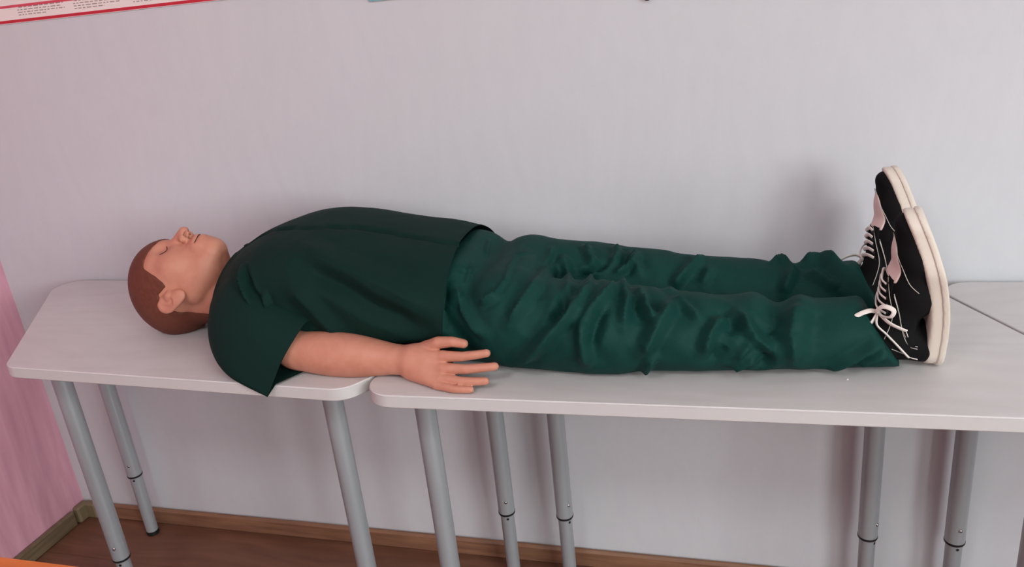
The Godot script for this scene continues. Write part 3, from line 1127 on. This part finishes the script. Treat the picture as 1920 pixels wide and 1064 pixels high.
func f_upper(q: Vector3) -> float:
	var p := Vector3(q.x, q.y - shoe_bend(q.x), q.z)
	var e := Vector3(p.x, p.y, p.z * 0.92)
	var d := cap(e, Vector3(0.042, 0.028, 0), Vector3(0.048, 0.098, 0), 0.0362, 0.034)
	d = smin(d, cap(e, Vector3(0.050, 0.085, 0), Vector3(0.150, 0.050, 0.002), 0.034, 0.034), 0.02)
	d = smin(d, cap(e, Vector3(0.150, 0.035, 0.002), Vector3(0.205, 0.026, 0.002), 0.040, 0.038), 0.025)
	d = smin(d, cap(e, Vector3(0.205, 0.024, 0.002), Vector3(0.250, 0.020, -0.002), 0.039, 0.0295), 0.008)
	d = smax(d, 0.020 - p.y, 0.003)
	# top line
	d = smax(d, p.y - 0.118 - (p.x - 0.05) * 0.1, 0.006)
	return d

func f_vamp(q: Vector3) -> float:
	var p := Vector3(q.x, q.y - shoe_bend(q.x), q.z)
	var w := absf(p.z)
	var region := maxf(0.176 - p.x - w * 0.15, Vector2((p.x - 0.176) / 0.064, w / 0.030).length() * 0.03 - 0.03)
	region = maxf(region, 0.04 - p.y)
	return maxf(f_upper(q) - 0.0012, region)

func f_eyestay(q: Vector3) -> float:
	# the doubled leather around the throat
	var p := Vector3(q.x, q.y - shoe_bend(q.x), q.z)
	var w := absf(p.z)
	var line := 0.036 - (p.x - 0.09) * 0.10
	var region := maxf(maxf(w - line, 0.0115 - w), maxf(p.x - 0.182 + w * 0.2, 0.052 - p.x))
	return maxf(f_upper(q) - 0.0022, maxf(region, 0.045 - p.y))

# where a ray from the axis of the shoe outwards leaves the upper: a point on its skin
func on_upper(s: float, ang: float, lift := 0.0) -> Vector3:
	# ang 0 = straight up, positive towards the outer side
	var c := Vector3(s, 0.035 + shoe_bend(s), 0)
	var dir := Vector3(0, cos(ang), sin(ang))
	var lo := 0.0
	var hi := 0.12
	for k in 22:
		var m := (lo + hi) / 2
		if f_upper(c + dir * m) < 0:
			lo = m
		else:
			hi = m
	return c + dir * (lo + lift)

func shoe_basis(splay: float, lean: float) -> Basis:
	var x := Vector3(lean, 1.0, splay).normalized()
	var y := Vector3(-1.0, lean, 0.0)
	y = (y - x * y.dot(x)).normalized()
	return Basis(x, y, x.cross(y))

func flip(m: Array) -> ArrayMesh:
	var g := mirrored(m, 0.0)
	return make(g[0], smooth_normals(g[0], g[1]), g[1])

func stitch(pts: Array, o: Node3D, sg: float) -> void:
	var w := []
	for p in pts:
		var a: Vector3 = on_upper(p[0], p[1], 0.0008 if p.size() < 3 else p[2])
		w.append(Vector3(a.x, a.y, a.z * sg))
	part("stitching", tube(w, 0.0006, 6), M.thread, o)

func lace(pts: Array, o: Node3D, sg: float, r := 0.0034, name_ := "lace") -> MeshInstance3D:
	var w := []
	for p in pts:
		w.append(Vector3(p.x, p.y, p.z * sg))
	return part(name_, tube(w, r, 10, 0.42, Vector3(0, 1, 0)), M.lace, o)

func build_shoes() -> void:
	var gs := net(f_sole, Vector3(-0.01, -0.01, -0.06), Vector3(0.30, 0.12, 0.06), 0.0028)
	var go := net(f_outsole, Vector3(-0.01, -0.01, -0.06), Vector3(0.30, 0.10, 0.06), 0.0022)
	var gu := net(f_upper, Vector3(-0.01, 0.0, -0.06), Vector3(0.30, 0.18, 0.06), 0.0028)
	var gv := net(f_vamp, Vector3(0.15, 0.03, -0.05), Vector3(0.27, 0.14, 0.05), 0.0016)
	var ge := net(f_eyestay, Vector3(0.03, 0.04, -0.055), Vector3(0.20, 0.16, 0.055), 0.002)
	for k in 2:
		var sg := 1.0 if k == 0 else -1.0
		# the outer side of the near shoe looks towards the camera
		var o := thing("sneaker", "black sneaker nearest the table front, its laces tied in a loose bow" if k == 0 else "black sneaker behind the nearer one, by the wall", "sneaker", Vector3(0.698, 0.8447, 0.384) if k == 0 else Vector3(0.706, 0.8447, 0.205), "pair of black sneakers")
		o.basis = shoe_basis(0.19 if k == 0 else -0.17, 0.0)
		var up: ArrayMesh = make(gu[0], smooth_normals(gu[0], gu[1]), gu[1]) if k == 0 else flip(gu)
		var u := part("upper", up, M.shoe, o)
		u.set_meta("label", "black suede upper")
		var mk := func(g: Array) -> ArrayMesh: return make(g[0], smooth_normals(g[0], g[1]), g[1]) if k == 0 else flip(g)
		part("sole", mk.call(gs), M.sole, o).set_meta("label", "thick off-white rubber sole")
		part("outsole", mk.call(go), M.sole, o)
		part("vamp", mk.call(gv), M.canvas, o).set_meta("label", "pale pink canvas panel on the toe box")
		part("eyestay", mk.call(ge), M.shoe, o)
		# white stitching: toe guard, quarter, heel, eyestay
		for s in [1.0, -1.0]:
			stitch([[0.247, 0.10 * s, 0.002], [0.238, 0.45 * s, 0.001], [0.222, 0.75 * s, 0.001], [0.200, 1.0 * s], [0.178, 1.2 * s], [0.165, 1.45 * s]], o, sg)
			for dd in [0.0, 0.004]:
				stitch([[0.152 + dd, 0.72 * s, 0.0030], [0.120 + dd, 0.80 * s], [0.090 + dd, 0.86 * s], [0.066 + dd, 0.98 * s], [0.054 + dd, 1.15 * s], [0.050 + dd, 1.4 * s]], o, sg)
			stitch([[0.176, 0.35 * s, 0.003], [0.150, 0.55 * s, 0.003], [0.110, 0.66 * s, 0.003], [0.070, 0.60 * s, 0.003]], o, sg)
			stitch([[0.052, 0.75 * s], [0.040, 1.0 * s], [0.030, 1.2 * s], [0.028, 1.45 * s]], o, sg)
		stitch([[0.178, -0.35, 0.003], [0.179, 0.0, 0.003], [0.178, 0.35, 0.003]], o, sg)
		# laces: bars across the throat, then the bow
		for i in 5:
			var s := 0.170 - i * 0.0125
			var a := 0.36 + i * 0.03
			lace([on_upper(s, -a, 0.003), on_upper(s + 0.004, -a * 0.5, 0.0055), on_upper(s - 0.003, a * 0.4, 0.0062), on_upper(s - 0.006, a, 0.003)], o, sg, 0.0036)
		for i in 5:
			for s in [-1.0, 1.0]:
				var e := part("eyelet", lathe([Vector2(0.0032, 0), Vector2(0.0032, 0.0008), Vector2(0.0016, 0.001), Vector2(0, 0.0004)], 12), M.black, o)
				var c := on_upper(0.167 - i * 0.0125, s * (0.38 + i * 0.03), 0.0022)
				e.transform = Transform3D(Basis(Quaternion(Vector3.UP, Vector3(0, cos(0.5), sin(0.5) * s * sg).normalized())), Vector3(c.x, c.y, c.z * sg))
		var kn := on_upper(0.110, 0.30, 0.006)
		part("lace_knot", lathe([Vector2(0, -0.005), Vector2(0.005, -0.003), Vector2(0.0065, 0.0), Vector2(0.005, 0.003), Vector2(0, 0.005)], 12, false), M.lace, o, Vector3(kn.x, kn.y, kn.z * sg))
		# loops of the bow
		lace([kn, kn + Vector3(0.006, 0.012, 0.004), kn + Vector3(0.002, 0.028, 0.008), kn + Vector3(-0.010, 0.044, 0.012), kn + Vector3(-0.024, 0.040, 0.014), kn + Vector3(-0.028, 0.026, 0.014), kn + Vector3(-0.018, 0.012, 0.010), kn], o, sg, 0.0040, "lace_loop")
		lace([kn, kn + Vector3(0.010, 0.004, 0.010), kn + Vector3(0.024, -0.004, 0.018), kn + Vector3(0.022, -0.018, 0.026), kn + Vector3(0.008, -0.016, 0.024), kn + Vector3(0.002, -0.006, 0.014), kn], o, sg, 0.0040, "lace_loop")
		# ends with their tips
		var e1 := [kn, kn + Vector3(-0.016, 0.002, 0.012), on_upper(0.080, 0.62, 0.006), on_upper(0.062, 0.84, 0.005), on_upper(0.046, 1.02, 0.005), on_upper(0.037, 1.14, 0.006)]
		lace(e1, o, sg, 0.0044, "lace_end")
		var e1b: Vector3 = e1[5]
		lace([e1b, e1b + Vector3(-0.003, -0.014, 0.003)], o, sg, 0.0017, "lace_tip")
		var e2 := [kn, on_upper(0.102, 0.62, 0.006), on_upper(0.094, 0.86, 0.006), on_upper(0.088, 0.98, 0.006)]
		lace(e2, o, sg, 0.0044, "lace_end")
		var e2b: Vector3 = e2[3]
		lace([e2b, e2b + Vector3(-0.011, -0.004, 0.002)], o, sg, 0.0017, "lace_tip")

# ------------------------------------------------------------------ main
func _ready() -> void:
	# camera
	var cam := Camera3D.new()
	cam.name = "camera"
	cam.position = Vector3(0.3824, 1.5221, 1.7415)
	cam.rotation = Vector3(-0.3626, 0.3025, -0.1080)
	cam.fov = rad_to_deg(2.0 * atan(532.0 / 1501.63))
	cam.near = 0.05
	cam.far = 100.0
	add_child(cam)
	cam.current = true
	# overcast sky and exposure
	var sm := ProceduralSkyMaterial.new()
	sm.sky_top_color = Color(0.80, 0.86, 0.93)
	sm.sky_horizon_color = Color(0.88, 0.90, 0.93)
	sm.ground_bottom_color = Color(0.35, 0.34, 0.32)
	sm.ground_horizon_color = Color(0.70, 0.70, 0.70)
	var sky := Sky.new()
	sky.sky_material = sm
	var env := Environment.new()
	env.background_mode = Environment.BG_SKY
	env.sky = sky
	env.background_energy_multiplier = 2.0
	env.tonemap_mode = Environment.TONE_MAPPER_LINEAR
	env.tonemap_exposure = 1.0
	env.sdfgi_enabled = true
	env.ssao_enabled = true
	env.ssil_enabled = true
	var we := WorldEnvironment.new()
	we.name = "environment"
	we.environment = env
	add_child(we)
	# daylight entering by the two windows of the right wall
	for w in [[3.15, 1.5, 11.0], [4.85, 0.9, 6.0]]:
		var al := AreaLight3D.new()
		al.name = "window_daylight"
		al.area_size = Vector2(w[1], 1.55)
		al.light_color = Color(0.965, 0.995, 0.985)
		al.light_energy = w[2]
		al.area_range = 12.0
		al.shadow_enabled = true
		al.position = Vector3(XR - 0.2, 1.83, w[0])
		al.rotation = Vector3(0, PI / 2, 0)
		add_child(al, true)
	make_materials()
	build_room()
	build_ceiling_lamps()
	build_tables()
	build_wall_things()
	make_folds()
	build_mannequin()
	build_shoes()
	build_crumbs()

func build_crumbs() -> void:
	# specks of dust and lint on the table tops
	var m := lathe([Vector2(0, 0), Vector2(0.0019, 0.0004), Vector2(0.0016, 0.0014), Vector2(0, 0.0018)], 7, false)
	var grey := mat(c8(66, 60, 60), 0.8)
	for c in [[Vector3(0.548, TY, 0.462), M.lace, 1.1, "tiny white crumb on the table in front of the trouser hem"],
		[Vector3(-0.607, TY, 0.508), grey, 1.0, "dark crumb on the table just left of the sleeve"],
		[Vector3(-0.632, TY, 0.492), grey, 0.7, "smaller dark crumb on the table, farther left of the sleeve"],
		[Vector3(-1.385, TY, 0.078), M.lace, 0.9, "tiny pale crumb near the wall corner of the left table"]]:
		var o := part(numbered("crumb"), m, c[1], self, c[0])
		o.scale = Vector3.ONE * c[2]
		tag(o, c[3], "crumb", "crumbs on the tables")

func make_folds() -> void:
	# creases of the trousers in millimetres: height, width, course over the cloth
	for f in [
		[9, 24, [Vector3(34, 990, 276), Vector3(19, 983, 332), Vector3(19, 999, 449), Vector3(2, 978, 490), Vector3(-18, 954, 508)]],
		[8, 20, [Vector3(40, 989, 276), Vector3(49, 968, 299), Vector3(82, 997, 449), Vector3(93, 979, 489)]],
		[10, 24, [Vector3(118, 998, 425), Vector3(113, 993, 461), Vector3(104, 979, 489), Vector3(85, 963, 505), Vector3(51, 931, 519), Vector3(12, 894, 511), Vector3(-48, 846, 484)]],
		[10, 24, [Vector3(161, 990, 405), Vector3(149, 990, 454), Vector3(137, 983, 479), Vector3(115, 962, 508)]],
		[9, 22, [Vector3(115, 962, 508), Vector3(117, 942, 520), Vector3(119, 919, 525), Vector3(120, 886, 517)]],
		[7, 18, [Vector3(153, 955, 292), Vector3(177, 990, 424), Vector3(183, 984, 453)]],
		[8, 20, [Vector3(194, 986, 437), Vector3(188, 979, 467), Vector3(186, 968, 487), Vector3(186, 952, 502)]],
		[8, 20, [Vector3(200, 986, 415), Vector3(216, 977, 461), Vector3(232, 957, 487)]],
		[8, 24, [Vector3(-138, 997, 438), Vector3(-125, 977, 450), Vector3(-105, 960, 471), Vector3(-85, 944, 495), Vector3(-66, 931, 507)]],
		[6, 16, [Vector3(-74, 982, 478), Vector3(-58, 988, 478), Vector3(-43, 995, 472)]],
		[8, 16, [Vector3(104, 970, 286), Vector3(96, 961, 296), Vector3(115, 998, 428)]],
		[8, 16, [Vector3(174, 979, 252), Vector3(158, 972, 271), Vector3(139, 963, 288)]],
		[8, 20, [Vector3(73, 1001, 224), Vector3(84, 992, 255), Vector3(98, 980, 275)]],
		[9, 22, [Vector3(171, 987, 224), Vector3(173, 979, 255), Vector3(187, 962, 278)]],
		[7, 20, [Vector3(133, 994, 207), Vector3(140, 990, 240), Vector3(134, 980, 267)]],
		[3.5, 9, [Vector3(-22, 1011, 280), Vector3(-47, 1016, 323), Vector3(-42, 1016, 386), Vector3(-36, 1011, 435), Vector3(-45, 999, 465), Vector3(-67, 981, 483)]],
		[3, 9, [Vector3(-149, 1023, 387), Vector3(-130, 1016, 392), Vector3(-117, 1008, 390)]],
		[3, 9, [Vector3(-124, 1016, 353), Vector3(-120, 1010, 392), Vector3(-119, 995, 426)]],
		[3, 10, [Vector3(-129, 1019, 222), Vector3(-123, 1016, 261), Vector3(-115, 1010, 297)]],
		[5, 16, [Vector3(8, 1006, 247), Vector3(9, 997, 277), Vector3(7, 995, 322)]],
		[-9, 16, [Vector3(67, 969, 295), Vector3(87, 969, 291), Vector3(104, 974, 283), Vector3(122, 983, 265)]],
		[-8, 26, [Vector3(-152, 1003, 438), Vector3(-155, 967, 469), Vector3(-137, 911, 467)]],
		[-5, 36, [Vector3(71, 967, 502), Vector3(44, 971, 498), Vector3(7, 932, 516)]],
		[7, 18, [Vector3(234, 893, 507), Vector3(223, 878, 501), Vector3(213, 849, 471)]],
		[-7, 22, [Vector3(148, 977, 484), Vector3(141, 951, 513), Vector3(128, 919, 525)]],
		[-8, 22, [Vector3(88, 998, 439), Vector3(78, 979, 489), Vector3(61, 958, 508)]],
		[9, 20, [Vector3(301, 968, 206), Vector3(287, 966, 240), Vector3(272, 958, 263), Vector3(256, 945, 282), Vector3(253, 976, 397)]],
		[5, 18, [Vector3(319, 959, 250), Vector3(312, 949, 269), Vector3(306, 939, 280)]],
		[9, 22, [Vector3(477, 957, 225), Vector3(463, 944, 262), Vector3(451, 922, 282)]],
		[11, 28, [Vector3(264, 974, 445), Vector3(251, 961, 478), Vector3(238, 944, 498), Vector3(227, 925, 508), Vector3(215, 907, 512)]],
		[7, 18, [Vector3(269, 976, 426), Vector3(290, 966, 457), Vector3(311, 953, 475)]],
		[8, 22, [Vector3(360, 955, 460), Vector3(341, 948, 473), Vector3(328, 936, 487), Vector3(321, 919, 496), Vector3(316, 902, 499)]],
		[10, 22, [Vector3(374, 957, 452), Vector3(386, 944, 469), Vector3(402, 925, 481), Vector3(416, 913, 484), Vector3(431, 901, 483)]],
		[10, 44, [Vector3(470, 959, 418), Vector3(459, 947, 451), Vector3(454, 930, 470), Vector3(458, 909, 479), Vector3(461, 882, 476)]],
		[7, 20, [Vector3(595, 908, 461), Vector3(572, 894, 465), Vector3(547, 878, 464), Vector3(512, 855, 449)]],
		[5, 14, [Vector3(604, 887, 459), Vector3(586, 877, 458), Vector3(566, 863, 451)]],
		[7, 18, [Vector3(400, 896, 487), Vector3(382, 881, 485), Vector3(361, 869, 480)]],
		[6, 16, [Vector3(393, 914, 487), Vector3(382, 904, 490), Vector3(371, 891, 490)]],
		[8, 24, [Vector3(498, 952, 244), Vector3(522, 944, 262), Vector3(550, 930, 279)]],
		[8, 20, [Vector3(210, 980, 455), Vector3(220, 970, 474), Vector3(232, 958, 486)]],
		[-10, 52, [Vector3(437, 921, 283), Vector3(437, 956, 437), Vector3(436, 942, 462), Vector3(418, 928, 477)]],
		[-3, 50, [Vector3(492, 951, 436), Vector3(506, 939, 454), Vector3(497, 917, 471)]],
		[-6, 30, [Vector3(340, 964, 445), Vector3(364, 945, 472), Vector3(359, 930, 485)]],
		[-6, 24, [Vector3(355, 913, 493), Vector3(341, 898, 495), Vector3(327, 887, 494)]],
		[-8, 22, [Vector3(413, 895, 485), Vector3(418, 880, 480), Vector3(409, 864, 471)]],
		[12, 30, [Vector3(488, 956, 209), Vector3(525, 957, 181), Vector3(554, 957, 229)]],
		[9, 20, [Vector3(436, 958, 214), Vector3(452, 953, 184), Vector3(465, 957, 211)]],
		]:
		var pts := []
		for p in f[2]:
			pts.append(p * 0.001)
		add_fold(pts, f[0] * 0.001, f[1] * 0.001)
